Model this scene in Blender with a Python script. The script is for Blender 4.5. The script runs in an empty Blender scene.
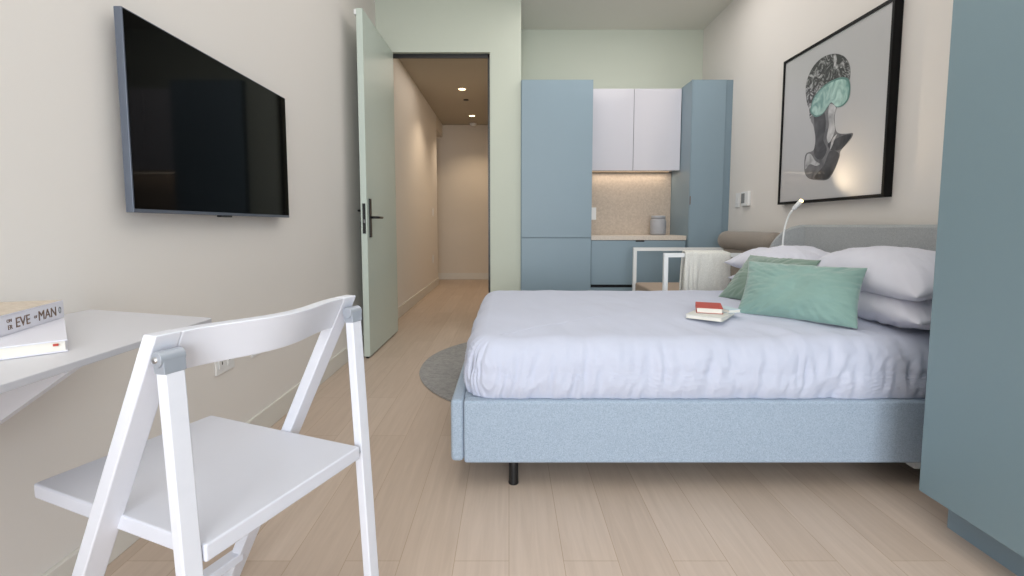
import bpy, bmesh, math, random
from mathutils import Vector, Matrix, noise

random.seed(7)
scene = bpy.context.scene
C = scene.collection
PI = math.pi


# ------------------------------------------------------------------ materials
def lin(c):
    return tuple((x / 12.92 if x <= .04045 else ((x + .055) / 1.055) ** 2.4) for x in (v / 255 for v in c))


def mat(name, rgb, rough=.5, metal=0.0, var=.04, scale=6.0, bump=0.0, bscale=200.0, coat=0.0, stretch=None,
        spec=.5, emit=None, sheen=0.0):
    m = bpy.data.materials.new(name)
    m.use_nodes = True
    nt = m.node_tree
    b = nt.nodes['Principled BSDF']
    c = lin(rgb)
    tc = nt.nodes.new('ShaderNodeTexCoord')
    src = tc.outputs['Object']
    if stretch:
        mp = nt.nodes.new('ShaderNodeMapping')
        mp.inputs['Scale'].default_value = stretch
        nt.links.new(src, mp.inputs['Vector'])
        src = mp.outputs['Vector']
    n = nt.nodes.new('ShaderNodeTexNoise')
    n.inputs['Scale'].default_value = scale
    n.inputs['Detail'].default_value = 4
    nt.links.new(src, n.inputs['Vector'])
    r = nt.nodes.new('ShaderNodeMixRGB')
    r.inputs['Color1'].default_value = tuple(max(0, x * (1 - var)) for x in c) + (1,)
    r.inputs['Color2'].default_value = tuple(min(1, x * (1 + var)) for x in c) + (1,)
    nt.links.new(n.outputs['Fac'], r.inputs['Fac'])
    nt.links.new(r.outputs['Color'], b.inputs['Base Color'])
    b.inputs['Roughness'].default_value = rough
    b.inputs['Metallic'].default_value = metal
    b.inputs['Coat Weight'].default_value = coat
    b.inputs['Coat Roughness'].default_value = .05
    b.inputs['Specular IOR Level'].default_value = spec
    b.inputs['Sheen Weight'].default_value = sheen
    if emit:
        b.inputs['Emission Color'].default_value = lin(emit[0]) + (1,)
        b.inputs['Emission Strength'].default_value = emit[1]
    if bump:
        n2 = nt.nodes.new('ShaderNodeTexNoise')
        n2.inputs['Scale'].default_value = bscale
        n2.inputs['Detail'].default_value = 3
        nt.links.new(src, n2.inputs['Vector'])
        bp = nt.nodes.new('ShaderNodeBump')
        bp.inputs['Strength'].default_value = bump
        bp.inputs['Distance'].default_value = .004
        nt.links.new(n2.outputs['Fac'], bp.inputs['Height'])
        nt.links.new(bp.outputs['Normal'], b.inputs['Normal'])
    return m


def speckle(name, rgb1, rgb2, rough, scale, bump=.25, lo=.35, hi=.65, sheen=0.0):
    """two-tone woven / terrazzo look"""
    m = mat(name, rgb1, rough, sheen=sheen)
    nt = m.node_tree
    b = nt.nodes['Principled BSDF']
    tc = [n for n in nt.nodes if n.type == 'TEX_COORD'][0]
    n = nt.nodes.new('ShaderNodeTexNoise')
    n.inputs['Scale'].default_value = scale
    n.inputs['Detail'].default_value = 5
    n.inputs['Roughness'].default_value = .7
    nt.links.new(tc.outputs['Object'], n.inputs['Vector'])
    cr = nt.nodes.new('ShaderNodeValToRGB')
    cr.color_ramp.elements[0].position = lo
    cr.color_ramp.elements[0].color = lin(rgb1) + (1,)
    cr.color_ramp.elements[1].position = hi
    cr.color_ramp.elements[1].color = lin(rgb2) + (1,)
    nt.links.new(n.outputs['Fac'], cr.inputs['Fac'])
    nt.links.new(cr.outputs['Color'], b.inputs['Base Color'])
    if bump:
        bp = nt.nodes.new('ShaderNodeBump')
        bp.inputs['Strength'].default_value = bump
        bp.inputs['Distance'].default_value = .003
        nt.links.new(n.outputs['Fac'], bp.inputs['Height'])
        nt.links.new(bp.outputs['Normal'], b.inputs['Normal'])
    return m


def floor_material():
    m = bpy.data.materials.new('oak_planks')
    m.use_nodes = True
    nt = m.node_tree
    N, L = nt.nodes, nt.links
    b = N['Principled BSDF']
    tc = N.new('ShaderNodeTexCoord')
    sx = N.new('ShaderNodeSeparateXYZ')
    L.new(tc.outputs['Object'], sx.inputs[0])
    cx = N.new('ShaderNodeCombineXYZ')
    L.new(sx.outputs['Y'], cx.inputs['X'])
    L.new(sx.outputs['X'], cx.inputs['Y'])
    br = N.new('ShaderNodeTexBrick')
    br.offset = .37
    br.offset_frequency = 2
    for k, v in (('Scale', 1.0), ('Mortar Size', .0011), ('Mortar Smooth', .2), ('Bias', 0.0), ('Brick Width', 1.25), ('Row Height', .15)):
        br.inputs[k].default_value = v
    br.inputs['Color1'].default_value = lin((206, 188, 173)) + (1,)
    br.inputs['Color2'].default_value = lin((196, 177, 161)) + (1,)
    br.inputs['Mortar'].default_value = lin((178, 156, 134)) + (1,)
    L.new(cx.outputs[0], br.inputs['Vector'])
    mp = N.new('ShaderNodeMapping')
    mp.inputs['Scale'].default_value = (28, 1.6, 1)
    L.new(tc.outputs['Object'], mp.inputs['Vector'])
    n = N.new('ShaderNodeTexNoise')
    n.inputs['Scale'].default_value = 1.6
    n.inputs['Detail'].default_value = 6
    n.inputs['Roughness'].default_value = .62
    n.inputs['Distortion'].default_value = .8
    L.new(mp.outputs[0], n.inputs['Vector'])
    cr = N.new('ShaderNodeValToRGB')
    cr.color_ramp.elements[0].position = .3
    cr.color_ramp.elements[0].color = (.86, .845, .83, 1)
    cr.color_ramp.elements[1].position = .7
    cr.color_ramp.elements[1].color = (1.0, 1.0, 1.0, 1)
    L.new(n.outputs['Fac'], cr.inputs[0])
    mx = N.new('ShaderNodeMixRGB')
    mx.blend_type = 'MULTIPLY'
    mx.inputs['Fac'].default_value = .85
    L.new(br.outputs['Color'], mx.inputs['Color1'])
    L.new(cr.outputs['Color'], mx.inputs['Color2'])
    L.new(mx.outputs['Color'], b.inputs['Base Color'])
    b.inputs['Roughness'].default_value = .40
    b.inputs['Specular IOR Level'].default_value = .35
    bp = N.new('ShaderNodeBump')
    bp.inputs['Strength'].default_value = .06
    bp.inputs['Distance'].default_value = .003
    L.new(n.outputs['Fac'], bp.inputs['Height'])
    L.new(bp.outputs['Normal'], b.inputs['Normal'])
    return m


def glass_material():
    m = bpy.data.materials.new('window_glass')
    m.use_nodes = True
    nt = m.node_tree
    nt.nodes.clear()
    o = nt.nodes.new('ShaderNodeOutputMaterial')
    t = nt.nodes.new('ShaderNodeBsdfTransparent')
    g = nt.nodes.new('ShaderNodeBsdfGlossy')
    g.inputs['Roughness'].default_value = .02
    x = nt.nodes.new('ShaderNodeMixShader')
    x.inputs[0].default_value = .06
    nt.links.new(t.outputs[0], x.inputs[1])
    nt.links.new(g.outputs[0], x.inputs[2])
    nt.links.new(x.outputs[0], o.inputs[0])
    return m


M = dict(
    wall=mat('warm_white_paint', (231, 226, 221), .85, var=.012, scale=2, bump=.03, bscale=300),
    mint=mat('pale_mint_paint', (207, 212, 198), .8, var=.012, scale=2, bump=.03, bscale=300),
    hall=mat('hall_cream_paint', (222, 213, 201), .85, var=.012, scale=2),
    ceil=mat('ceiling_paint', (232, 229, 219), .9, var=.012, scale=2),
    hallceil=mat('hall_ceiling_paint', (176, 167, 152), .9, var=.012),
    base=mat('baseboard_white', (222, 219, 212), .5, var=.01),
    floor=floor_material(),
    door=mat('mint_door_lacquer', (196, 207, 198), .38, var=.012, scale=3),
    doorface=mat('mint_door_lacquer_face', (186, 196, 186), .45, var=.015, scale=3),
    black=mat('black_metal', (22, 22, 24), .35, var=.05),
    steel=mat('brushed_steel', (190, 192, 196), .3, .9, var=.05),
    blue=mat('grey_blue_laminate', (137, 157, 169), .42, var=.02, scale=3, bump=.02, bscale=500),
    robe=mat('grey_blue_wardrobe', (123, 145, 154), .42, var=.02, scale=3, bump=.02, bscale=500),
    blue2=mat('grey_blue_laminate_dim', (127, 147, 159), .45, var=.02, scale=3),
    gloss=mat('white_gloss_lacquer', (216, 214, 221), .08, var=.008, coat=.6),
    counter=speckle('pale_stone_counter', (203, 190, 176), (222, 211, 199), .4, 90, .02),
    splash=speckle('beige_speckled_stone', (180, 164, 148), (206, 191, 175), .55, 60, .03, .3, .7),
    dark=mat('shadow_gap_black', (30, 32, 36), .8),
    bed=speckle('pale_blue_weave', (144, 161, 180), (182, 197, 214), .95, 260, .35, .32, .68, sheen=.15),
    head=speckle('grey_weave', (146, 150, 152), (178, 181, 182), .95, 240, .35, .32, .68, sheen=.15),
    linen=mat('white_cotton', (199, 204, 222), .8, var=.012, scale=8, bump=.08, bscale=90, sheen=.1),
    linen2=mat('white_cotton_pillow', (218, 219, 231), .8, var=.012, scale=8, bump=.08, bscale=70, sheen=.1),
    green=mat('sage_velvet', (128, 160, 152), .7, var=.16, scale=7, bump=.12, bscale=60, sheen=.5),  # strong colour noise paints in the blotchy velvet highlights
    green2=mat('sage_velvet_dark', (118, 143, 130), .7, var=.09, scale=9, bump=.1, bscale=60, sheen=.5),
    chair=mat('white_painted_wood', (226, 228, 237), .38, var=.012, scale=9, stretch=(1, 1, 8), bump=.04, bscale=60),
    seat=mat('white_painted_seat', (219, 221, 231), .4, var=.012, scale=9),
    hinge=mat('grey_plastic_hinge', (168, 174, 184), .3, .25, var=.04),
    desk=mat('white_desk_board', (208, 208, 214), .35, var=.01),
    screen=mat('black_screen', (4, 4, 5), .05, var=.02, spec=.08),
    bezel=mat('dark_bezel', (98, 105, 118), .35, .3, var=.04),
    frame=mat('black_frame', (6, 6, 7), .5, var=.05, spec=.2),
    paper=mat('pale_grey_print', (188, 188, 190), .35, var=.02, scale=1.2, coat=.55),
    rug=speckle('grey_rug_pile', (112, 110, 108), (158, 154, 150), 1.0, 42, 1.0, .3, .7, sheen=.4),
    taupe=speckle('taupe_fabric', (136, 127, 118), (154, 144, 134), .95, 220, .25, sheen=.2),
    brown=speckle('seat_fabric', (168, 150, 134), (184, 166, 150), .95, 220, .2),
    whitem=mat('white_metal', (238, 240, 240), .35, var=.01),
    throw=speckle('ivory_knit', (214, 213, 205), (234, 233, 226), 1.0, 160, .5, sheen=.3),
    jar=mat('pale_grey_ceramic', (166, 166, 170), .5, var=.08, scale=18),
    plate=mat('white_plastic', (236, 236, 236), .35, var=.01),
    grey=mat('grey_plastic', (130, 132, 134), .4),
    ivory=mat('page_edges', (234, 231, 222), .8, var=.04, scale=40, stretch=(1, 1, 40)),
    cover=mat('white_cover', (226, 226, 236), .45, var=.01),
    beige=speckle('beige_cover', (196, 182, 166), (212, 200, 186), .7, 120, .1),
    gold=mat('bronze_foil', (128, 104, 88), .35, .5),
    red=mat('red_cover', (190, 72, 58), .5, var=.04),
    palegreen=mat('pale_cover', (218, 220, 214), .5, var=.03),
    cyan=mat('pale_blue_cover', (196, 216, 226), .5, var=.03),
    warmlamp=mat('warm_diffuser', (255, 226, 180), .5, emit=((255, 214, 160), 9.0)),
    tip=mat('lamp_tip_glow', (255, 220, 170), .5, emit=((255, 205, 140), 6.0)),
    ledstrip=mat('led_diffuser', (255, 228, 196), .5, emit=((255, 214, 170), .25)),
    glass=glass_material(),
    clear=mat('translucent_plastic', (214, 218, 220), .2, var=.02),
    bag=mat('outside_ground', (150, 150, 145), .9),
)


# ------------------------------------------------------------------ builders
class MB:
    def __init__(self):
        self.bm = bmesh.new()

    def box(self, a, b, mtx=None):
        vs = [self.bm.verts.new((x, y, z)) for x in (a[0], b[0]) for y in (a[1], b[1]) for z in (a[2], b[2])]
        for f in ((0, 1, 3, 2), (4, 6, 7, 5), (0, 4, 5, 1), (2, 3, 7, 6), (0, 2, 6, 4), (1, 5, 7, 3)):
            self.bm.faces.new([vs[i] for i in f])
        if mtx is not None:
            bmesh.ops.transform(self.bm, matrix=mtx, verts=vs)
        return self

    def prism(self, poly, d, origin=(0, 0, 0), ax=((1, 0, 0), (0, 1, 0)), ext=(0, 0, 1)):
        o = Vector(origin)
        a, b, e = Vector(ax[0]), Vector(ax[1]), Vector(ext)
        lo = [self.bm.verts.new(o + a * p[0] + b * p[1]) for p in poly]
        hi = [self.bm.verts.new(o + a * p[0] + b * p[1] + e * d) for p in poly]
        n = len(poly)
        self.bm.faces.new(lo[::-1])
        self.bm.faces.new(hi)
        for i in range(n):
            self.bm.faces.new((lo[i], lo[(i + 1) % n], hi[(i + 1) % n], hi[i]))
        return self

    def tube(self, path, r, seg=12, cap=True):
        path = [Vector(p) for p in path]
        rings = []
        up = None
        for i, p in enumerate(path):
            t = (path[min(i + 1, len(path) - 1)] - path[max(i - 1, 0)]).normalized()
            if up is None:
                up = t.orthogonal().normalized()
            up = (up - t * up.dot(t)).normalized()
            s = t.cross(up)
            rr = r[i] if isinstance(r, (list, tuple)) else r
            rings.append([self.bm.verts.new(p + (up * math.cos(2 * PI * k / seg) + s * math.sin(2 * PI * k / seg)) * rr) for k in range(seg)])
        for a, b in zip(rings, rings[1:]):
            for k in range(seg):
                self.bm.faces.new((a[k], a[(k + 1) % seg], b[(k + 1) % seg], b[k]))
        if cap:
            self.bm.faces.new(rings[0][::-1])
            self.bm.faces.new(rings[-1])
        return self

    def lathe(self, prof, c, seg=32):
        rings = [[self.bm.verts.new((c[0] + r * math.cos(2 * PI * k / seg), c[1] + r * math.sin(2 * PI * k / seg), c[2] + z)) for k in range(seg)] for r, z in prof]
        for a, b in zip(rings, rings[1:]):
            for k in range(seg):
                self.bm.faces.new((a[k], a[(k + 1) % seg], b[(k + 1) % seg], b[k]))
        self.bm.faces.new(rings[0][::-1])
        self.bm.faces.new(rings[-1])
        return self

    def bar(self, p0, p1, w, wd, t):
        """rectangular bar from p0 to p1; w = width along direction wd, t = thickness across"""
        p0, p1, wd = Vector(p0), Vector(p1), Vector(wd).normalized()
        d = (p1 - p0).normalized()
        n = d.cross(wd).normalized()
        q = []
        for p in (p0, p1):
            q.append([self.bm.verts.new(p + wd * (sx * w / 2) + n * (sy * t / 2)) for sx, sy in ((-1, -1), (1, -1), (1, 1), (-1, 1))])
        a, b = q
        self.bm.faces.new(a[::-1])
        self.bm.faces.new(b)
        for k in range(4):
            self.bm.faces.new((a[k], a[(k + 1) % 4], b[(k + 1) % 4], b[k]))
        return self

    def grid(self, pts, closed_u=False):
        V = [[self.bm.verts.new(p) for p in row] for row in pts]
        for r0, r1 in zip(V, V[1:]):
            n = len(r0)
            for k in range(n if closed_u else n - 1):
                self.bm.faces.new((r0[k], r0[(k + 1) % n], r1[(k + 1) % n], r1[k]))
        return V


def root_loc(o):
    while o.parent:
        o = o.parent
    return o.location.copy()


def obj(name, mb, m, parent=None, bevel=0.0, smooth=False, seg=2, kind=None, label=None, solid=0.0):
    bm = mb.bm
    bmesh.ops.recalc_face_normals(bm, faces=bm.faces)
    if parent:
        off = root_loc(parent)
    else:
        xs = [v.co for v in bm.verts]
        off = Vector(((min(v.x for v in xs) + max(v.x for v in xs)) / 2, (min(v.y for v in xs) + max(v.y for v in xs)) / 2, min(v.z for v in xs)))
        if kind == 'structure':
            off = Vector((0, 0, 0))
    bmesh.ops.translate(bm, vec=-off, verts=bm.verts)
    me = bpy.data.meshes.new(name)
    bm.to_mesh(me)
    bm.free()
    me.materials.append(M[m] if isinstance(m, str) else m)
    o = bpy.data.objects.new(name, me)
    C.objects.link(o)
    if parent:
        o.parent = parent
    else:
        o.location = off
    if smooth:
        for p in me.polygons:
            p.use_smooth = True
    if solid:
        s = o.modifiers.new('solid', 'SOLIDIFY')
        s.thickness = solid
        s.offset = 0
    if bevel:
        bv = o.modifiers.new('bevel', 'BEVEL')
        bv.width = bevel
        bv.segments = seg
        bv.limit_method = 'ANGLE'
        bv.angle_limit = math.radians(40)
        bv.harden_normals = True
        for p in me.polygons:
            p.use_smooth = True
    if kind:
        o['kind'] = kind
    if label:
        o['label'] = label
    return o


def thing(name, label, cat, loc, group=None):
    o = bpy.data.objects.new(name, None)
    o.empty_display_size = .1
    C.objects.link(o)
    o.location = loc
    return tag(o, label, cat, group)


def tag(o, label, cat, group=None):
    o['label'] = label
    o['category'] = cat
    if group:
        o['group'] = group
    return o


def B(a, b, mtx=None):
    return MB().box(a, b, mtx)


# ------------------------------------------------------------------ room shell
XL, XR, H = -1.10, 1.85, 2.77
YB, YD, YK, YH = -3.0, 4.10, 4.72, 8.10          # window wall, door wall, kitchen wall, hall end
obj('floor', B((-2.1, YB - .1, -.06), (XR + .12, YH + .12, 0)), 'floor', kind='structure')
obj('ceiling', B((XL - .12, YB - .1, H), (XR + .12, YK + .12, H + .1)), 'ceil', kind='structure')
obj('wall_left', B((XL - .12, YB - .1, 0), (XL, 7.40, H)), 'wall', kind='structure')
obj('wall_right', B((XR, YB - .1, 0), (XR + .12, YK + .12, H)), 'wall', kind='structure')
obj('wall_back', B((.10, YK, 0), (XR, YK + .12, H)), 'mint', kind='structure')
w = MB()
w.box((XL, YD, 0), (-.99, YD + .13, H))
w.box((-.99, YD, 2.345), (-.15, YD + .13, H))
w.box((-.15, YD, 0), (.10, YK + .12, H))
obj('wall_door_side', w, 'mint', kind='structure')
# hall
obj('wall_hall_right', B((-.14, YK + .12, 0), (0, YH, 2.57)), 'hall', kind='structure')
obj('wall_hall_end', B((-2.0, YH, 0), (0, YH + .12, 2.7)), 'hall', kind='structure')
obj('wall_hall_corner', B((-2.0, 7.40, 2.37), (XL, YH, 2.7)), 'hall', kind='structure')
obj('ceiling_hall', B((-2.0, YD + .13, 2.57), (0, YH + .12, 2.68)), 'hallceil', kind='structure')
obj('wall_hall_alcove', B((-2.1, 7.28, 0), (-2.0, YH + .1, 2.7)).box((-2.0, 7.28, 0), (XL - .12, 7.40, 2.7)), 'hall', kind='structure')
# window wall behind the camera
w = MB()
wx0, wx1, wz0, wz1 = -1.02, 1.35, .25, 2.62
w.box((XL, YB - .1, 0), (wx0, YB, H))
w.box((wx1, YB - .1, 0), (XR, YB, H))
w.box((wx0, YB - .1, 0), (wx1, YB, wz0))
w.box((wx0, YB - .1, wz1), (wx1, YB, H))
obj('wall_window_side', w, 'wall', kind='structure')
w = MB()
for x in (wx0 + .03, .165, wx1 - .03):
    w.box((x - .03, YB - .08, wz0), (x + .03, YB - .03, wz1))
for z in (wz0 + .03, wz1 - .03):
    w.box((wx0, YB - .08, z - .03), (wx1, YB - .03, z + .03))
win = obj('window_1', w, 'black', kind='structure')
obj('pane', B((wx0, YB - .06, wz0), (wx1, YB - .054, wz1)), 'glass', win)
# baseboards
obj('baseboard_left', B((XL, YB, 0), (XL + .014, YD, .10)), 'base', kind='structure', bevel=.003)
obj('baseboard_hall_left', B((XL, YD + .13, 0), (XL + .014, 7.40, .11)), 'base', kind='structure', bevel=.003)
obj('baseboard_hall_end', B((-2.0, YH - .014, 0), (-.14, YH, .11)), 'base', kind='structure', bevel=.003)
obj('baseboard_right', B((XR - .014, 1.43, 0), (XR, 4.04, .10)), 'base', kind='structure', bevel=.003)
# flush door frame: lighter band around the opening and a dark seal line
w = MB()
w.box((-.15, YD - .005, 0), (-.078, YD, 2.415))
w.box((-.99, YD - .005, 2.345), (-.15, YD, 2.415))
w.box((-.16, YD, 0), (-.15, YD + .13, 2.345))
trim = obj('trim_1', w, 'mint', kind='structure')
w = MB()
w.box((-.178, YD + .035, 0), (-.16, YD + .05, 2.345))
w.box((-.99, YD + .035, 2.312), (-.16, YD + .05, 2.345))
obj('door_seal', w, 'black', trim)

# ------------------------------------------------------------------ entry door (open, nearly flat to left wall)
hp = Vector((-.955, 4.075, 0))
dd = Vector((-.004, -.818, 0)).normalized()
nl = Vector((-dd.y, dd.x, 0)) * -1
if nl.x > 0:
    nl = -nl
TH, WD = .042, .819


def dpt(s, n, z):
    p = hp + dd * s + nl * n
    return (p.x, p.y, z)


def dbox(mb, s0, s1, n0, n1, z0, z1):
    mtx = Matrix((( dd.x, nl.x, 0, hp.x), (dd.y, nl.y, 0, hp.y), (0, 0, 1, 0), (0, 0, 0, 1)))
    return mb.box((s0, n0, z0), (s1, n1, z1), mtx)


door = obj('door_1', dbox(MB(), 0, WD, 0, TH, .012, 2.333), 'door', kind='structure', bevel=.002)
obj('door_closer_bracket', dbox(MB(), WD - .10, WD - .004, TH, TH + .016, 2.296, 2.330), 'plate', door, bevel=.002)
obj('door_bottom_seal', dbox(MB(), .004, WD - .004, .012, TH - .012, .001, .014), 'black', door)
lp = obj('latch_plate', dbox(MB(), WD, WD + .002, .009, TH - .012, .862, 1.065), 'black', door)
obj('latch_bolt', dbox(MB(), WD + .002, WD + .009, .016, TH - .022, .935, .957), 'steel', lp)
for sgn in (0, 1):
    n0, n1 = ((-.009, 0) if sgn == 0 else (TH, TH + .008))
    pl = obj('handle_plate', dbox(MB(), WD - .085, WD - .043, n0, n1, .835, 1.10), 'black', door, bevel=.003)
    mb = MB()
    if sgn == 0:
        mb.tube([dpt(WD - .064, -.008, .972), dpt(WD - .064, -.052, .972)], .009)
        mb.tube([dpt(WD - .060, -.050, .972), dpt(WD - .10, -.054, .972), dpt(WD - .185, -.054, .972)], .0085)
    else:
        mb.tube([dpt(WD - .064, TH + .007, 1.018), dpt(WD - .064, TH + .036, 1.018)], .008)
        mb.tube([dpt(WD - .060, TH + .034, 1.018), dpt(WD - .185, TH + .028, 1.018)], .007)
    obj('handle_lever', mb, 'black', pl, smooth=True)
    if sgn == 1:
        obj('thumb_turn', dbox(MB(), WD - .072, WD - .056, TH + .007, TH + .024, .905, .945), 'black', pl, bevel=.002)
for z in (.25, 1.2, 2.1):
    obj('hinge', MB().tube([dpt(-.008, .008, z - .05), dpt(-.008, .008, z + .05)], .006), 'black', door, smooth=True)

# ------------------------------------------------------------------ hall fittings
for i, (x, y, lab) in enumerate(((-.571, 5.984, 'round recessed hall downlight nearest the open door'),
                                 (-.56, 7.42, 'round recessed hall downlight nearest the far hall wall'))):
    t = thing('downlight', lab, 'ceiling light', (x, y, 2.57), 'recessed downlights in the hall ceiling')
    mb = MB()
    mb.grid([[(x + rr_ * math.cos(k * PI / 16), y + rr_ * math.sin(k * PI / 16), zz_) for k in range(32)] for rr_, zz_ in ((.060, 2.569), (.060, 2.565), (.044, 2.564), (.040, 2.569))], closed_u=True)
    obj('ring', mb, 'steel', t, smooth=False)
    obj('diffuser', MB().lathe([(.043, -.0045), (.043, -.001)], (x, y, 2.57)), 'warmlamp', t)
tag(obj('sprinkler', MB().lathe([(.015, -.012), (.034, -.008), (.036, 0)], (-.568, 6.495, 2.57)), 'black', smooth=True),
    'small dark sprinkler cap on the hall ceiling between the downlights', 'sprinkler')
t = thing('smoke_detector', 'small white smoke detector on the hall ceiling at the far wall', 'smoke detector', (-.585, 7.98, 2.57))
obj('housing', MB().lathe([(.03, -.04), (.045, -.03), (.055, -.012), (.055, 0)], (-.585, 7.98, 2.57)), 'plate', t, smooth=True)


def wall_plate(name, label, cat, x, y, z, w_, h_, side, parts=()):
    """small plastic plate on a side wall; side=+1 faces +X"""
    t = thing(name, label, cat, (x, y, z))
    d = .007 * side
    obj('cover_plate', B((min(x, x + d), y - w_ / 2, z), (max(x, x + d), y + w_ / 2, z + h_)), 'plate', t, bevel=.002)
    for nm, m, y0, y1, z0, z1, dep in parts:
        e = d + dep * side
        obj(nm, B((min(x + d * .8, x + e), y + y0, z + z0), (max(x + d * .8, x + e), y + y1, z + z1)), m, t)
    return t


wall_plate('light_switch', 'white light switch on the left wall of the hall', 'light switch', XL, 6.98, 1.045, .075, .12, 1, (('rocker', 'plate', -.018, .018, .03, .09, .003),))
wall_plate('wall_outlet', 'white outlet low on the left wall of the hall', 'outlet', XL, 6.93, .37, .075, .12, 1, (('socket', 'plate', -.018, .018, .03, .09, .003),))
op = (('socket', 'plate', -.045, -.010, .022, .098, .003), ('slot', 'dark', -.029, -.024, .066, .080, .0036),
      ('slot', 'dark', -.029, -.024, .034, .046, .0036), ('usb_module', 'plate', .010, .045, .022, .098, .003), ('port', 'grey', .017, .040, .040, .085, .0036))
wall_plate('wall_outlet', 'white double outlet on the left wall below the chair backrest', 'outlet', XL, 1.816, .356, .12, .12, 1, op)
wall_plate('wall_outlet', 'small white wall plate just beyond the double outlet behind the chair', 'outlet', XL, 2.045, .356, .075, .12, 1, (('socket', 'plate', -.018, .018, .022, .098, .003),))
wall_plate('light_switch', 'slim white switch plate left of the thermostat on the right wall', 'light switch', XR, 3.90, 1.062, .07, .115, -1, (('rocker', 'plate', -.016, .016, .03, .085, .004),))
t = thing('thermostat', 'white square thermostat with a grey display on the right wall', 'thermostat', (XR, 3.765, 1.065))
obj('housing', B((XR - .024, 3.70, 1.068), (XR, 3.81, 1.178)), 'plate', t, bevel=.004)
obj('display', B((XR - .026, 3.75, 1.09), (XR - .0235, 3.80, 1.165)), 'grey', t)

# ------------------------------------------------------------------ television
t = thing('television', 'large flat black television mounted on the left wall', 'television', (XL, 1.83, .955))
obj('wall_mount', B((XL, 1.60, 1.08), (XL + .03, 2.05, 1.38)), 'black', t)
bz = obj('casing', B((XL + .028, 1.35, .955), (XL + .050, 2.305, 1.512)), 'bezel', t, bevel=.002)
obj('screen', B((XL + .0495, 1.3545, .966), (XL + .0512, 2.3005, 1.508)), 'screen', t)
obj('bottom_trim', B((XL + .050, 1.354, .956), (XL + .0515, 2.301, .965)), 'bezel', t)
obj('infrared_sensor', B((XL + .034, 1.76, .949), (XL + .050, 1.83, .956)), 'black', t, bevel=.001)

# ------------------------------------------------------------------ wall desk
t = thing('wall_desk', 'white wall mounted desk top on a triangular bracket', 'desk', (XL, .55, 0))
obj('desk_top', MB().prism([(XL + .002, -.15), (-.703, -.15), (-.703, 1.12), (-.71, 1.13), (XL + .002, 1.245)], .013, (0, 0, .687)), 'desk', t, bevel=.002)
obj('bracket', MB().prism([(XL + .002, .686), (-.72, .686), (-.72, .682), (XL + .002, .42)], .018, (0, .775, 0), ((1, 0, 0), (0, 0, 1)), (0, 1, 0)), 'desk', t)
obj('bracket', MB().prism([(XL + .002, .686), (-.72, .686), (-.72, .682), (XL + .002, .42)], .018, (0, .02, 0), ((1, 0, 0), (0, 0, 1)), (0, 1, 0)), 'desk', t)


def text_mesh(s, size, mtx, m, parent, name):
    cu = bpy.data.curves.new(name, 'FONT')
    cu.body = s
    cu.size = size
    cu.extrude = .0003
    tmp = bpy.data.objects.new(name, cu)
    C.objects.link(tmp)
    dg = bpy.context.evaluated_depsgraph_get()
    me = bpy.data.meshes.new_from_object(tmp.evaluated_get(dg))
    bpy.data.objects.remove(tmp)
    me.transform(mtx)
    me.transform(Matrix.Translation(-root_loc(parent)))
    me.materials.clear()
    me.materials.append(M[m])
    o = bpy.data.objects.new(name, me)
    C.objects.link(o)
    o.parent = parent
    return o


def book(label, corner, e1, e2, l1, l2, z, h, cover, spine_side, group=None, ct=.0025, topmat=None, name='book'):
    """corner + e1*l1 + e2*l2; spine_side: 'e1' = spine runs along e1 at the corner, pages elsewhere; 'far' = spine on far side"""
    e1, e2 = Vector(e1 + (0,)).normalized(), Vector(e2 + (0,)).normalized()
    e2 = (e2 - e1 * e1.dot(e2)).normalized()
    c0 = Vector(corner + (0,))
    mtx = Matrix(((e1.x, e2.x, 0, c0.x), (e1.y, e2.y, 0, c0.y), (0, 0, 1, z), (0, 0, 0, 1)))
    cen = c0 + e1 * l1 / 2 + e2 * l2 / 2
    t = thing(name, label, 'book', (cen.x, cen.y, z), group)
    m = MB()
    m.box((0, 0, 0), (l1, l2, ct), mtx)
    m.box((0, 0, h - ct), (l1, l2, h), mtx)
    if spine_side == 'e1':
        m.box((0, 0, ct), (l1, ct, h - ct), mtx)
        pa, pb = (.004, ct, ct), (l1 - .004, l2 - .004, h - ct)
    else:
        m.box((0, l2 - ct, ct), (l1, l2, h - ct), mtx)
        pa, pb = (.0035, .0035, ct), (l1 - .0035, l2 - ct, h - ct)
    obj('cover', m, cover, t, bevel=.0006, seg=1)
    obj('page_block', B(pa, pb, mtx), 'ivory', t)
    if topmat:
        obj('front_cover', B((.001, .001, h), (l1 - .001, l2 - .001, h + .0006), mtx), topmat, t)
    return t, mtx


# books on the desk
t, mx = book('white hardback lying under the other book on the desk', (-.768, .822), (-.724, -.69), (-.69, .724), .175, .262, .7005, .0215,
             'cover', 'far', 'books on the desk')
obj('ribbon_marker', B((.012, -.0005, .012), (.019, .004, .0155), mx), 'red', t)
# spine of the top book faces the room, running from its far right end back towards the camera
S = Vector((-.957, 1.021))
e = Vector((.30, -.954)).normalized()
p_ = Vector((-.954, -.30)).normalized()
t, mx = book('white hardback with bronze lettering on its spine, on top on the desk', (S.x + e.x * .232, S.y + e.y * .232), (-e.x, -e.y), (p_.x, p_.y), .232, .122, .7225, .037,
             'cover', 'e1', 'books on the desk', topmat='beige')


def spine_text(s, size, x, zz, m='gold'):
    # local: x along spine from near (left in view) to far, z up; facing -y
    L = Matrix.Translation((x, -.0004, zz)) @ Matrix.Rotation(PI / 2, 4, 'X')
    return text_mesh(s, size, mx @ L, m, t, 'lettering')


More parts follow.
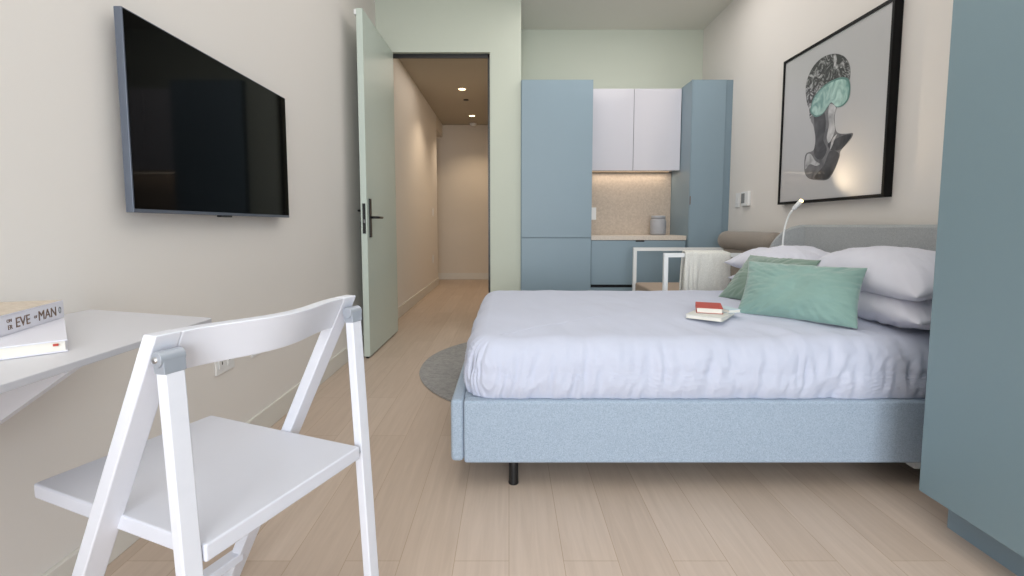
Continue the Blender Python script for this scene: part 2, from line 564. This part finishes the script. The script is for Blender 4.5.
spine_text('OM', .0085, .055, .0215)
spine_text('ER', .0115, .057, .0085)
spine_text('EVE', .0265, .0775, .0085)
spine_text('OF', .0075, .1315, .0155)
spine_text('MAN', .0275, .144, .0085)
mb = MB()
mb.tube([(.2165 + .0035 * math.cos(a * PI / 8), -.0004, .018 + .0065 * math.sin(a * PI / 8)) for a in range(17)], .0007, 6)
bmesh.ops.transform(mb.bm, matrix=mx, verts=mb.bm.verts)
obj('emblem', mb, 'grey', t)

# ------------------------------------------------------------------ folding chair
cc = Vector((-.591, .919, 0))
W = Vector((.374, .927, 0)).normalized()       # across, towards the far side
F = Vector((-.927, .374, 0)).normalized()      # towards the front edge of the seat (desk)


def cp(s, w_, z):
    p = cc + F * s + W * w_
    return Vector((p.x, p.y, z))


t = thing('folding_chair', 'white folding wooden chair with curved back slat beside the desk', 'chair', (cc.x, cc.y, 0))
LW = .042


def sz_prism(mb, poly, w0, w1):
    lo = [mb.bm.verts.new(cp(s_, w0, z_)) for s_, z_ in poly]
    hi = [mb.bm.verts.new(cp(s_, w1, z_)) for s_, z_ in poly]
    n_ = len(poly)
    mb.bm.faces.new(lo[::-1])
    mb.bm.faces.new(hi)
    for k in range(n_):
        mb.bm.faces.new((lo[k], lo[(k + 1) % n_], hi[(k + 1) % n_], hi[k]))
    return mb


for sd in (-1, 1):
    wi, wo2 = (-.176, -.214) if sd < 0 else (.160, .198)      # front leg, inner and outer face
    ri, ro = (-.183, -.212) if sd < 0 else (.168, .197)       # rear leg
    wo = (ri + ro) / 2
    rw = abs(ro - ri)
    obj('front_leg', sz_prism(MB(), [(-.176, .769), (-.204, .769), (.198, .003), (.228, .003)], wi, wo2), 'chair', t, bevel=.003)
    obj('rear_leg', MB().bar(cp(-.2055, wo, .719), cp(-.245, wo, .004), rw, W, .020), 'chair', t, bevel=.003)
    mb = MB()
    mb.bar(cp(-.2055, wo, .715), cp(-.2045, wo, .735), rw + .002, W, .0225)
    mb.tube([cp(-.2045, wo - rw / 2 - .004, .736), cp(-.2045, wo + rw / 2 + .002, .736)], .0115, 16)
    obj('hinge', mb, 'hinge', t, bevel=.001, seg=1)
    obj('hinge_pin', MB().tube([cp(-.2045, wo + sd * rw * .4, .736), cp(-.2045, wo + sd * (rw / 2 + .0065), .736)], .0045, 12), 'steel', t, smooth=True)
# back slat: bowed away from the sitter between the leg tops
N = 36
rings = []
for i in range(N + 1):
    k = -1 + 2 * i / N
    bow = -.036 * (math.cos(k * PI) * .5 + .5)
    w_ = -.008 + k * .1685
    s0 = -.176 + bow
    rings.append([cp(s0 + .034, w_, .702), cp(s0 + .008, w_, .702), cp(s0 - .0275, w_, .7685), cp(s0, w_, .7685)])
mb = MB()
V = mb.grid(rings, closed_u=True)
mb.bm.faces.new(V[0][::-1])
mb.bm.faces.new(V[-1])
obj('backrest', mb, 'chair', t, bevel=.003)
# seat: gently dished board
rows = []
NS = 20
for lvl in (0, 1):
    rr = []
    for i in range(NS + 1):
        s = -.234 + .451 * i / NS
        row = []
        for j in range(NS + 1):
            w_ = -.181 + .340 * j / NS
            dish = -.006 * max(0, 1 - ((w_ + .008) / .17) ** 2) * math.sin(PI * i / NS)
            row.append(cp(s, w_, .455 + dish - (0 if lvl == 0 else .028)))
        rr.append(row)
    rows.append(rr)
mb = MB()
T0 = mb.grid(rows[0])
T1 = mb.grid(rows[1])
for k in range(NS):
    mb.bm.faces.new((T0[0][k], T0[0][k + 1], T1[0][k + 1], T1[0][k]))
    mb.bm.faces.new((T0[-1][k], T0[-1][k + 1], T1[-1][k + 1], T1[-1][k]))
    mb.bm.faces.new((T0[k][0], T0[k + 1][0], T1[k + 1][0], T1[k][0]))
    mb.bm.faces.new((T0[k][-1], T0[k + 1][-1], T1[k + 1][-1], T1[k][-1]))
obj('seat', mb, 'seat', t, bevel=.004)
obj('foot_rung', MB().bar(cp(.160, -.19, .100), cp(.160, .172, .100), .022, (0, 0, 1), .034), 'chair', t, bevel=.003)
obj('rear_rung', MB().bar(cp(-.238, -.185, .10), cp(-.238, .17, .10), .040, (0, 0, 1), .018), 'chair', t, bevel=.003)
for sd in (-1, 1):
    obj('seat_pin', MB().tube([cp(-.222, -.008 + sd * .163, .437), cp(-.222, -.008 + sd * .18, .437)], .006), 'steel', t, smooth=True)

# ------------------------------------------------------------------ wardrobe on the right
t = thing('wardrobe', 'tall grey blue wardrobe filling the right edge near the bed', 'wardrobe', (1.55, .5, 0))
obj('carcass', B((1.271, -.40, .116), (XR, 1.405, 2.74)), 'robe', t, bevel=.001)
for y0, y1 in ((-.40, .198), (.202, .80), (.804, 1.405)):
    obj('door', B((1.250, y0, .114), (1.270, y1, 2.74)), 'robe', t, bevel=.001)
obj('plinth', B((1.338, -.40, .0), (XR, 1.398, .114)), 'blue2', t)

# ------------------------------------------------------------------ kitchen units
kt = thing('tall_cabinet', 'tall grey blue two door cabinet left of the white wall cupboards', 'cabinet', (.40, 4.4, 0))
obj('carcass', B((.1005, 4.072, .10), (.695, YK - .002, 2.112)), 'blue2', kt)
obj('upper_door', B((.106, 4.05, .815), (.693, 4.071, 2.110)), 'blue', kt, bevel=.001)
obj('lower_door', B((.106, 4.05, .105), (.693, 4.071, .809)), 'blue', kt, bevel=.001)
obj('plinth', B((.12, 4.12, 0), (.69, YK - .002, .10)), 'dark', kt)
rt = thing('tall_cabinet', 'tall narrow grey blue cabinet in the corner right of the white wall cupboards', 'cabinet', (1.67, 4.4, 0))
obj('carcass', B((1.515, 4.072, .10), (1.80, YK - .002, 2.112)), 'blue2', rt)
obj('side_panel', B((1.508, 4.05, .0), (1.514, YK - .002, 2.112)), 'blue', rt)
obj('door', B((1.516, 4.05, .105), (1.788, 4.071, 2.110)), 'blue', rt, bevel=.001)
obj('filler_strip', B((1.792, 4.062, .0), (XR - .001, 4.08, 2.112)), 'blue2', rt)
obj('edge_pull', B((1.513, 4.044, 1.09), (1.519, 4.052, 1.16)), 'gold', rt)
obj('plinth', B((1.53, 4.12, 0), (1.79, YK - .002, .10)), 'dark', rt)
ut = thing('wall_cupboard', 'glossy white double wall cupboard above the kitchen counter', 'cupboard', (1.1, 4.5, 1.40))
obj('carcass', B((.699, 4.302, 1.405), (1.505, YK - .002, 2.100)), 'gloss', ut)
obj('door', B((.701, 4.28, 1.400), (1.089, 4.301, 2.102)), 'gloss', ut, bevel=.001)
obj('door', B((1.093, 4.28, 1.400), (1.503, 4.301, 2.102)), 'gloss', ut, bevel=.001)
obj('light_strip', B((.75, 4.43, 1.401), (1.46, 4.45, 1.4055)), 'ledstrip', ut)
bt = thing('base_cabinet', 'low grey blue base cabinet under the kitchen counter', 'cabinet', (1.1, 4.4, 0))
obj('carcass', B((.70, 4.10, .10), (1.503, YK - .002, .790)), 'dark', bt)
dr = obj('drawer_front', B((.70, 4.079, .412), (1.500, 4.099, .789)), 'blue', bt, bevel=.001)
obj('finger_pull', B((1.075, 4.0775, .778), (1.15, 4.0795, .7895)), 'dark', dr)
obj('drawer_front', B((.70, 4.079, .105), (1.496, 4.099, .385)), 'blue', bt, bevel=.001)
obj('plinth', B((.70, 4.13, 0), (1.50, YK - .002, .10)), 'dark', bt)
tag(obj('countertop', B((.698, 4.075, .792), (1.505, YK - .002, .830)), 'counter', bevel=.002),
    'pale stone kitchen countertop between the two tall cabinets', 'countertop')
tag(obj('backsplash', B((.698, 4.50, .831), (1.505, YK - .001, 1.399)), 'splash'),
    'beige speckled stone backsplash between counter and white cupboards', 'backsplash')
t = thing('wall_outlet', 'white outlet on the beige kitchen backsplash', 'outlet', (.785, 4.50, .97))
obj('cover_plate', B((.745, 4.493, .968), (.812, 4.50, 1.083)), 'plate', t, bevel=.002)
obj('socket', B((.764, 4.491, .993), (.793, 4.494, 1.058)), 'plate', t)
t = thing('jar', 'grey ceramic jar standing on the kitchen countertop', 'jar', (1.35, 4.36, .830))
obj('body', MB().lathe([(.060, 0), (.068, .006), (.070, .02), (.070, .125), (.064, .138), (.058, .145)], (1.35, 4.36, .8305)), 'jar', t, smooth=True)
obj('lid', MB().lathe([(.056, .145), (.062, .147), (.063, .168), (.058, .173), (.02, .174)], (1.35, 4.36, .8305)), 'jar', t, smooth=True)

# ------------------------------------------------------------------ bed
bed = thing('bed', 'double bed with a pale blue upholstered base and grey headboard', 'bed', (.78, 2.28, 0))
FZ0, FZ1 = .091, .314
obj('side_rail', B((-.157, 1.612, FZ0), (1.74, 1.668, FZ1)), 'bed', bed, bevel=.010, seg=3)
obj('side_rail', B((-.157, 2.91, FZ0), (1.74, 2.958, FZ1)), 'bed', bed, bevel=.010, seg=3)
obj('foot_rail', B((-.203, 1.616, FZ0 + .004), (-.158, 2.952, FZ1 + .002)), 'bed', bed, bevel=.014, seg=3)
obj('platform', B((-.157, 1.67, .16), (1.74, 2.908, .3115)), 'bed', bed)
for x, y, z0 in ((.016, 1.650, 0), (.016, 2.87, .0125), (1.60, 1.70, 0), (1.60, 2.87, 0)):
    obj('leg', MB().lathe([(.017, 0), (.0185, .004), (.017, .010), (.017, .16 - z0), (.017, .165 - z0)], (x, y, z0), 20), 'black', bed, smooth=True)
obj('corner_bracket', B((1.425, 1.625, .066), (1.455, 1.66, .094)), 'clear', bed, label='small clear plastic bracket under the base')
# headboard: straight run with an angled wing at each end, top rounded down over the wing
path = []
for i in range(13):
    path.append((1.615 + .125 * min(1, i / 10) ** .8, 1.60 + .17 * i / 12, i / 12))
for i in range(1, 9):
    path.append((1.74, 1.77 + 1.06 * i / 8, 1))
for i in range(1, 17):
    k = i / 16
    path.append((1.74 - .168 * k, 2.83 + .098 * k, 1 - k))
rows = []
for j, (x, y, q) in enumerate(path):
    zt = .70 + .222 * math.sqrt(max(0, 1 - (1 - q) ** 2)) if q < 1 else .922
    a = path[max(0, j - 1)]
    b = path[min(len(path) - 1, j + 1)]
    tx, ty = b[0] - a[0], b[1] - a[1]
    ln = math.hypot(tx, ty)
    nx, ny = ty / ln, -tx / ln
    th = .075
    rows.append([Vector((x, y, .10)), Vector((x, y, zt - .012)), Vector((x + nx * .012, y + ny * .012, zt)), Vector((x + nx * (th - .012), y + ny * (th - .012), zt)),
                 Vector((x + nx * th, y + ny * th, zt - .012)), Vector((x + nx * th, y + ny * th, .10))])
mb = MB()
V = mb.grid(rows, closed_u=True)
mb.bm.faces.new(V[0][::-1])
mb.bm.faces.new(V[-1])
obj('headboard', mb, 'head', bed, bevel=.004)


def fbm(x, y, z=0.0, o=3):
    return noise.fractal(Vector((x, y, z)), 1.0, 2.0, o)


# duvet: rounded slab with tucked sides and creases
hx, hy, rc, Rs = .950, .636, .115, .080
dcx, dcy = .792, 2.266
ztop, zbot = .532, .3155


def fr(y):
    k = max(0.0, min(1.0, (-y / hy - .45) / .4))
    return k * k * (3 - 2 * k)


def drop(y):
    return .030 * max(0.0, -y / hy - .15) ** 2


def duvet_point(px, py):
    m = max(abs(px), abs(py))
    if m < 1e-9:
        return Vector((dcx, dcy, ztop + .012))
    qx, qy = px / m * hx, py / m * hy
    ix, iy = max(-hx + rc, min(hx - rc, qx)), max(-hy + rc, min(hy - rc, qy))
    n = Vector((qx - ix, qy - iy))
    if n.length < 1e-9:
        n = Vector((1, 0))
    n.normalize()
    bx, by = ix + n.x * rc, iy + n.y * rc
    # profile
    t1, t2 = .72, .84
    front = max(0.0, -n.y)
    R = Rs + .030 * front
    inx, iny = bx - n.x * R, by - n.y * R
    if m < t1:
        k = m / t1
        x, y = inx * k, iny * k
        edge = max(0, (k - .55) / .45)
        z = ztop + .012 * (1 - k * k)
        z += .006 * fbm(x * 3.2, y * 3.2, 4.0)
        s = x * .9 + y * .25
        z += .0065 * fbm(s * 11, y * 2.0 - x, 1.7) * (.4 + fr(y))
        z -= drop(y)
        return Vector((dcx + x, dcy + y, z))
    per = bx * n.y ** 2 + by * n.x ** 2
    zt = ztop - drop(iny) + .006 * fbm(inx * 3.2, iny * 3.2, 4.0) + .0065 * fbm((inx * .9 + iny * .25) * 11, iny * 2 - inx, 1.7) * (.4 + fr(iny))
    if m < t2:
        a = (m - t1) / (t2 - t1) * PI / 2
        off, z = -R + R * math.sin(a), zt - R + R * math.cos(a)
        g = math.sin(a)
    else:
        k = (m - t2) / (1 - t2)
        z = (zt - R) * (1 - k) + zbot * k
        off = .010 * math.sin(PI * k) - .004 * k
        g = 1.0
    h = 1 - (z - zbot) / (ztop - zbot)
    f1 = fbm(per * 9.0 + z * 2.2, z * 3.0, 2.2)
    f2 = fbm(per * 26.0 - z * 5.0, z * 5.0, 7.7)
    f2 = -abs(f2) * 1.3 + .3
    wr = (.009 * f1 + .017 * f2) * g * (.55 + .45 * math.sin(PI * min(1, max(0, h))))
    return Vector((dcx + bx + n.x * (off + wr), dcy + by + n.y * (off + wr), z))


NX, NY = 300, 220
pts = []
for j in range(NY + 1):
    row = []
    for i in range(NX + 1):
        # concentrate samples where the shoulder and the sides are
        def mp_(u):
            s = 1 if u >= 0 else -1
            a = abs(u)
            return s * (a * 1.44 if a < .5 else .72 + (a - .5) * .56)
        row.append(duvet_point(mp_(-1 + 2 * i / NX), mp_(-1 + 2 * j / NY)))
    pts.append(row)
mb = MB()
V = mb.grid(pts)
rim = [V[0][i] for i in range(NX + 1)] + [V[j][NX] for j in range(1, NY + 1)] + [V[NY][i] for i in range(NX - 1, -1, -1)] + [V[j][0] for j in range(NY - 1, 0, -1)]
mb.bm.faces.new(rim)
tag(obj('duvet', mb, 'linen', smooth=True), 'creased white duvet tucked over the double bed', 'duvet')


def pillow(name, label, cat, m, cen, ex, ey, ez, L_, W_, T_, group, seed, pinch=.06, power=2.4, wr=1.0, n=64, droop=0.0):
    ex, ey, ez = Vector(ex).normalized(), Vector(ey).normalized(), Vector(ez).normalized()
    cen = Vector(cen)
    mb = MB()
    lay = []
    for sg in (1, -1):
        rows = []
        for j in range(n + 1):
            row = []
            for i in range(n + 1):
                u, v = -1 + 2 * i / n, -1 + 2 * j / n
                u, v = math.sin(u * PI / 2) * .35 + u * .65, math.sin(v * PI / 2) * .35 + v * .65
                x = u * (1 - pinch * (1 - v * v) ** 1.0 * abs(u) ** 3)
                y = v * (1 - pinch * (1 - u * u) ** 1.0 * abs(v) ** 3)
                th = max(0, (1 - abs(u) ** power) * (1 - abs(v) ** power)) ** .55
                edge = max(abs(u), abs(v))
                w1 = fbm(u * 2.2 + seed, v * 2.2, seed * 1.7 + sg)
                a_ = math.atan2(v, u)
                w2 = -abs(fbm(a_ * 5 + seed, edge * 1.2, sg * 3.1)) * edge ** 2
                z = sg * T_ / 2 * th * (1 + .16 * w1 * wr) + sg * th ** .5 * T_ * .16 * w2 * wr
                z -= droop * (u * u + v * v) * .5
                row.append(cen + ex * (x * L_ / 2) + ey * (y * W_ / 2) + ez * z)
            rows.append(row)
        lay.append(mb.grid(rows))
    bmesh.ops.remove_doubles(mb.bm, verts=mb.bm.verts, dist=1e-5)
    o = obj(name, mb, m, smooth=True)
    return tag(o, label, cat, group)


gp = 'white bed pillows stacked against the headboard'
pillow('pillow', 'white pillow under the top one, nearest the wardrobe', 'pillow', 'linen2', (1.580, 1.975, .612), (1, .0, 0), (0, 1, 0), (0, 0, 1), .34, .69, .165, gp, 1.3, droop=.034, pinch=.03, power=3.0)
pillow('pillow', 'large white pillow on top, nearest the wardrobe', 'pillow', 'linen2', (1.575, 1.985, .738), (1, .0, .05), (0, 1, 0), (-.05, 0, 1), .36, .71, .185, gp, 4.1, droop=.058, wr=.7, pinch=.03, power=3.0)
pillow('pillow', 'white pillow under the top one, far end by the armchair', 'pillow', 'linen2', (1.525, 2.62, .606), (1, 0, 0), (0, 1, 0), (0, 0, 1), .42, .52, .15, gp, 7.9)
pillow('pillow', 'white pillow on top at the far end by the armchair', 'pillow', 'linen2', (1.515, 2.63, .722), (1, -.02, .04), (0, 1, 0), (-.04, 0, 1), .44, .54, .165, gp, 9.4, droop=.02)


def cushion(label, bl, br, lean, hgt, m, T_, seed, hdir):
    bl, br = Vector(bl), Vector(br)
    ex = (br - bl).normalized()
    hd = Vector(hdir).normalized()
    up = Vector((hd.x * math.sin(lean), hd.y * math.sin(lean), math.cos(lean)))
    cen = (bl + br) / 2 + up * hgt / 2
    return pillow('cushion', label, 'cushion', m, cen, ex, up, ex.cross(up), (br - bl).length, hgt, T_, 'sage green velvet cushions on the bed', seed, pinch=.055, power=2.4, wr=1.3)


cushion('sage green velvet lumbar cushion in front of the other on the bed', (.992, 2.075, .537), (1.305, 1.770, .532), math.radians(31), .258, 'green', .115, 2.2, (.707, .707, 0))
cushion('sage green cushion half hidden behind the front green cushion', (1.105, 2.515, .542), (1.235, 2.125, .542), math.radians(43), .298, 'green2', .09, 5.5, (.95, .31, 0))

# books on the bed
book('pale paperback lying lowest of the little pile on the bed', (.832, 1.850), (-.108, .085), (.62, .78), .142, .195, .5415, .016, 'palegreen', 'far', 'books on the bed', ct=.0015)
book('small red book on top of the pile on the bed', (.774, 1.962), (.91, -.33), (.34, .91), .102, .160, .5585, .022, 'red', 'far', 'books on the bed', ct=.0015)
book('small white booklet at the cushion end of the pile on the bed', (.902, 1.945), (.09, .028), (-.3, .95), .062, .095, .5585, .014, 'cyan', 'far', 'books on the bed', ct=.0012)

# reading lamp on the headboard wing
t = thing('reading_lamp', 'slim white gooseneck reading lamp rising from the headboard', 'lamp', (1.612, 2.83, .70))
st = []
for i in range(25):
    k = i / 24
    st.append((1.612 + .004 * k + .020 * k ** 4, 2.832 - .006 * k - .040 * k ** 5, .70 + .315 * k - .008 * k ** 6))
obj('stem', MB().tube(st, .0052, 10), 'whitem', t, smooth=True)
hd0 = Vector(st[-1])
hd1 = hd0 + Vector((.022, -.042, .048))
obj('head', MB().tube([hd0, hd0 + (hd1 - hd0) * .12, hd0 + (hd1 - hd0) * .2, hd1], [.006, .0085, .012, .0125], 14), 'whitem', t, smooth=True)
obj('bulb', MB().tube([hd1 - (hd1 - hd0) * .02, hd1 + (hd1 - hd0) * .1], .0105, 14), 'tip', t, smooth=True)
obj('clamp', B((1.592, 2.82, .66), (1.635, 2.845, .705)), 'whitem', t, bevel=.003)
lamp_tip = hd1 + (hd1 - hd0) * .3

# ------------------------------------------------------------------ armchair beyond the bed, throw over its arm
t = thing('armchair', 'armchair with white square metal arm frames and a taupe bolster beyond the bed', 'armchair', (1.4, 3.42, .0))
for y in (3.05, 3.80):
    mb = MB()
    q = .013
    z0 = .0125 if y < 3.5 else .0
    mb.box((.985, y - q, z0), (.985 + 2 * q, y + q, .742))
    mb.box((1.76, y - q, z0), (1.76 + 2 * q, y + q, .742))
    mb.box((.985 + 2 * q, y - q, .742 - 2 * q), (1.76, y + q, .742))
    mb.box((.985 + 2 * q, y - q, .34), (1.76, y + q, .34 + 2 * q))
    obj('arm_frame', mb, 'whitem', t)
obj('seat', B((1.0, 3.066, .37), (1.755, 3.784, .468)), 'brown', t, bevel=.015, seg=3)
obj('backrest', B((1.68, 3.07, .47), (1.76, 3.78, .74)), 'taupe', t, bevel=.02, seg=3)
mb = MB()
yy = [3.04 + .80 * i / 20 for i in range(21)]
rr = []
for i, y in enumerate(yy):
    e_ = min(y - 3.04, 3.84 - y)
    rr.append(.072 * math.sqrt(max(.12, 1 - max(0, 1 - e_ / .05) ** 2)))
mb.tube([(1.72, y, .802) for y in yy], rr, 24)
obj('bolster', mb, 'taupe', t, smooth=True)

rows = []
sec = []
for i in range(16):
    sec.append((3.05 - .028, .40 + .335 * i / 15))
for i in range(1, 8):
    a = PI - PI * i / 8
    sec.append((3.05 + .028 * math.cos(a), .735 + .020 * math.sin(a)))
for i in range(16):
    sec.append((3.05 + .030, .735 - .30 * i / 15))
NXT = 46
for i in range(NXT + 1):
    k = i / NXT
    row = []
    for (y, z) in sec:
        dn = max(0, .735 - z)
        sgn = -1 if y < 3.05 else 1
        fold = .015 * math.sin(k * 30) * max(.06, min(1, (.34 - k) / .12)) * min(1, dn * 6) + .006 * fbm(k * 6, z * 4, 3)
        x = 1.112 + .285 * k + .02 * (k - .5) * dn * 2 - .012 * dn * (1 - k)
        zz = z - (.012 * max(0, k - .86) / .14) + .002 * fbm(k * 9, y * 3)
        row.append(Vector((x, y + sgn * (abs(fold) + .002 * dn), zz)))
    rows.append(row)
mb = MB()
mb.grid(rows)
tag(obj('throw_blanket', mb, 'throw', smooth=True, solid=.010), 'ivory knitted throw blanket hanging over the near armchair arm', 'blanket')

# ------------------------------------------------------------------ rug
mb = MB()
mb.lathe([(.886, 0), (.890, .004), (.886, .0105), (.87, .012)], (.32, 3.07, .0005), 96)
tag(obj('round_rug', mb, 'rug'), 'round grey rug on the floor beyond the foot of the bed', 'rug')

# ------------------------------------------------------------------ framed print on the right wall
py0, py1, pz0, pz1 = 2.335, 3.250, 1.056, 1.988
t = thing('framed_print', 'black framed print of a grey stone bust wearing a green sleep mask', 'picture', (XR, (py0 + py1) / 2, pz0))
mb = MB()
fw = .015
x0, x1 = 1.806, XR - .002
mb.box((x0, py0, pz0), (x1, py0 + fw, pz1))
mb.box((x0, py1 - fw, pz0), (x1, py1, pz1))
mb.box((x0, py0 + fw, pz0), (x1, py1 - fw, pz0 + fw))
mb.box((x0, py0 + fw, pz1 - fw), (x1, py1 - fw, pz1))
obj('frame', mb, 'frame', t)
pr = obj('print', B((x0 + .007, py0 + fw, pz0 + fw), (x0 + .012, py1 - fw, pz1 - fw)), 'paper', t)


def marble(name, c1, c2, scale, lo, hi, dist=1.5):
    m = speckle(name, c1, c2, .35, scale, 0, lo, hi)
    b = m.node_tree.nodes['Principled BSDF']
    b.inputs['Coat Weight'].default_value = .5
    for n in m.node_tree.nodes:
        if n.type == 'TEX_NOISE':
            n.inputs['Distortion'].default_value = dist
            n.inputs['Detail'].default_value = 2.5
    return m


M['stone'] = marble('stone_grey', (62, 62, 65), (128, 128, 130), 7, .3, .7, .4)
M['stonehair'] = marble('stone_curls', (38, 38, 41), (200, 200, 202), 15, .47, .72, 2.6)
M['stonelit'] = marble('stone_lit', (130, 130, 132), (206, 206, 208), 9, .3, .65, .6)
M['stonedark'] = marble('stone_shadow', (30, 30, 33), (76, 76, 79), 9, .35, .7, .6)
M['satin'] = marble('mint_satin', (104, 150, 144), (184, 216, 208), 11, .35, .66, 1.2)
M['satin_edge'] = mat('mint_piping', (92, 132, 126), .4)


def smooth_poly(P, n=5):
    out = []
    N_ = len(P)
    for i in range(N_):
        p0, p1, p2, p3 = (Vector(P[(i + k) % N_]) for k in (-1, 0, 1, 2))
        for k in range(n):
            s = k / n
            out.append(.5 * ((2 * p1) + (p2 - p0) * s + (2 * p0 - 5 * p1 + 4 * p2 - p3) * s * s + (3 * p1 - p0 - 3 * p2 + p3) * s ** 3))
    return [(p.x, p.y) for p in out]


def flat(name, poly, m, depth, sm=True, parent=None):
    P_ = smooth_poly(poly) if sm else poly
    xx = x0 + .0068 - depth
    return obj(name, MB().prism(P_, .0003, (xx, 0, 0), ((0, 1, 0), (0, 0, 1)), (-1, 0, 0)), m, parent or pr)


bust = [(3.008, 1.746), (2.996, 1.805), (2.942, 1.862), (2.86, 1.886), (2.758, 1.872), (2.676, 1.829), (2.630, 1.769), (2.620, 1.712), (2.632, 1.681), (2.680, 1.634), (2.716, 1.565),
        (2.728, 1.514), (2.714, 1.450), (2.686, 1.423), (2.632, 1.41), (2.576, 1.402), (2.595, 1.369), (2.662, 1.325), (2.67, 1.291), (2.707, 1.224), (2.758, 1.179), (2.851, 1.183),
        (2.94, 1.204), (2.982, 1.255), (2.977, 1.349), (2.902, 1.365), (2.89, 1.428), (2.914, 1.508), (2.941, 1.544), (2.959, 1.61), (2.989, 1.663)]
hair = [(3.006, 1.746), (2.994, 1.803), (2.941, 1.860), (2.86, 1.884), (2.758, 1.870), (2.678, 1.828), (2.633, 1.769), (2.624, 1.715), (2.70, 1.700), (2.82, 1.690), (2.90, 1.640), (2.930, 1.580), (2.952, 1.560), (2.960, 1.61), (2.987, 1.663)]
mask = [(2.950, 1.614), (2.926, 1.67), (2.869, 1.708), (2.779, 1.728), (2.693, 1.724), (2.635, 1.70), (2.613, 1.651), (2.622, 1.592), (2.661, 1.566), (2.713, 1.569), (2.759, 1.606), (2.791, 1.588), (2.834, 1.558), (2.893, 1.555), (2.938, 1.584)]
cheek = [(2.775, 1.600), (2.722, 1.570), (2.734, 1.514), (2.718, 1.450), (2.743, 1.402), (2.768, 1.385), (2.785, 1.420), (2.772, 1.482), (2.782, 1.54)]
shoulder = [(2.774, 1.378), (2.71, 1.396), (2.640, 1.404), (2.588, 1.398), (2.604, 1.370), (2.662, 1.332), (2.740, 1.340)]
neckdark = [(2.912, 1.600), (2.860, 1.585), (2.815, 1.560), (2.800, 1.480), (2.815, 1.410), (2.780, 1.350), (2.820, 1.300), (2.880, 1.320), (2.895, 1.365), (2.885, 1.430), (2.905, 1.508)]
chestdark = [(2.755, 1.335), (2.690, 1.322), (2.675, 1.290), (2.712, 1.228), (2.762, 1.184), (2.845, 1.188), (2.88, 1.205), (2.80, 1.262)]
collar = [(2.965, 1.340), (2.925, 1.345), (2.880, 1.300), (2.835, 1.275), (2.870, 1.268), (2.93, 1.285), (2.972, 1.262)]
ridge = [(2.700, 1.420), (2.715, 1.398), (2.742, 1.350), (2.752, 1.352), (2.735, 1.400)]
bo = flat('bust', bust, 'stone', 0)
flat('curls', hair, 'stonehair', .0005, parent=bo)
flat('lit_neck', cheek, 'stonelit', .0005, parent=bo)
flat('shadow_shoulder', shoulder, 'stonedark', .0005, parent=bo)
flat('shadow_neck', neckdark, 'stonedark', .0005, parent=bo)
flat('shadow_chest', chestdark, 'stonedark', .0005, parent=bo)
flat('lit_chest', collar, 'stonelit', .0008, parent=bo)
flat('lit_collarbone', ridge, 'stonelit', .0008, parent=bo)
cx_ = sum(p[0] for p in mask) / len(mask)
cz_ = sum(p[1] for p in mask) / len(mask)
flat('mask_piping', mask, 'satin_edge', .0010, parent=bo)
flat('sleep_mask', [(cx_ + (a - cx_) * .93, cz_ + (b - cz_) * .90) for a, b in mask], 'satin', .0014, parent=bo)

# ------------------------------------------------------------------ light
wd = bpy.data.worlds.new('sky')
scene.world = wd
wd.use_nodes = True
bg = wd.node_tree.nodes['Background']
bg.inputs['Color'].default_value = (.80, .90, 1.0, 1)
bg.inputs['Strength'].default_value = 1.0


def light(name, kind, loc, rot, energy, color, **kw):
    l = bpy.data.lights.new(name, kind)
    l.energy = energy
    l.color = color
    for k, v in kw.items():
        setattr(l, k, v)
    o = bpy.data.objects.new(name, l)
    C.objects.link(o)
    o.location = loc
    o.rotation_euler = rot
    return o


light('window_daylight', 'AREA', (.165, YB - .14, 1.45), (math.radians(90), 0, 0), 160, (.90, .95, 1.0), shape='RECTANGLE', size=2.3, size_y=2.3)
light('room_fill', 'AREA', (.35, 1.5, H - .02), (0, 0, 0), 27, (1.0, .97, .94), shape='RECTANGLE', size=2.6, size_y=3.6)  # added soft fill below the ceiling, no fixture behind it
light('kitchen_fill', 'AREA', (.9, 3.6, H - .02), (0, 0, 0), 8, (1.0, .96, .92), shape='RECTANGLE', size=1.4, size_y=.6)  # second added fill, unseen, brightens the kitchen end
for (x, y) in ((-.571, 5.984), (-.56, 7.42)):
    light('hall_downlight_beam', 'SPOT', (x, y, 2.55), (0, 0, 0), 28, (1.0, .80, .57), spot_size=math.radians(120), spot_blend=.7, shadow_soft_size=.04)
light('hall_glow', 'AREA', (-.6, 5.2, 2.55), (0, 0, 0), 3.5, (1.0, .88, .74), shape='RECTANGLE', size=.7, size_y=1.2)
light('undercabinet_led', 'AREA', (1.1, 4.44, 1.394), (0, 0, 0), .75, (1.0, .84, .66), shape='RECTANGLE', size=.72, size_y=.03)
d = (Vector((1.81, 2.42, 1.42)) - lamp_tip)
light('reading_lamp_beam', 'SPOT', lamp_tip, d.to_track_quat('-Z', 'Y').to_euler(), 5.0, (1.0, .78, .52), spot_size=math.radians(100), spot_blend=.9, shadow_soft_size=.012)

# ------------------------------------------------------------------ camera
cam = bpy.data.cameras.new('camera')
cam.sensor_fit = 'HORIZONTAL'
cam.sensor_width = 36
cam.lens = 36 * 480 / 1024
cam.shift_x = (512 - 509) / 1024
cam.shift_y = (263 - 288) / 1024
cam.clip_start = .02
co = bpy.data.objects.new('camera', cam)
C.objects.link(co)
co.location = (0, 0, .92)
co.rotation_euler = (PI / 2 - math.atan(38 / 480), 0, 0)
scene.camera = co

scene.view_settings.view_transform = 'Standard'
scene.view_settings.look = 'None'
scene.view_settings.exposure = 0.0
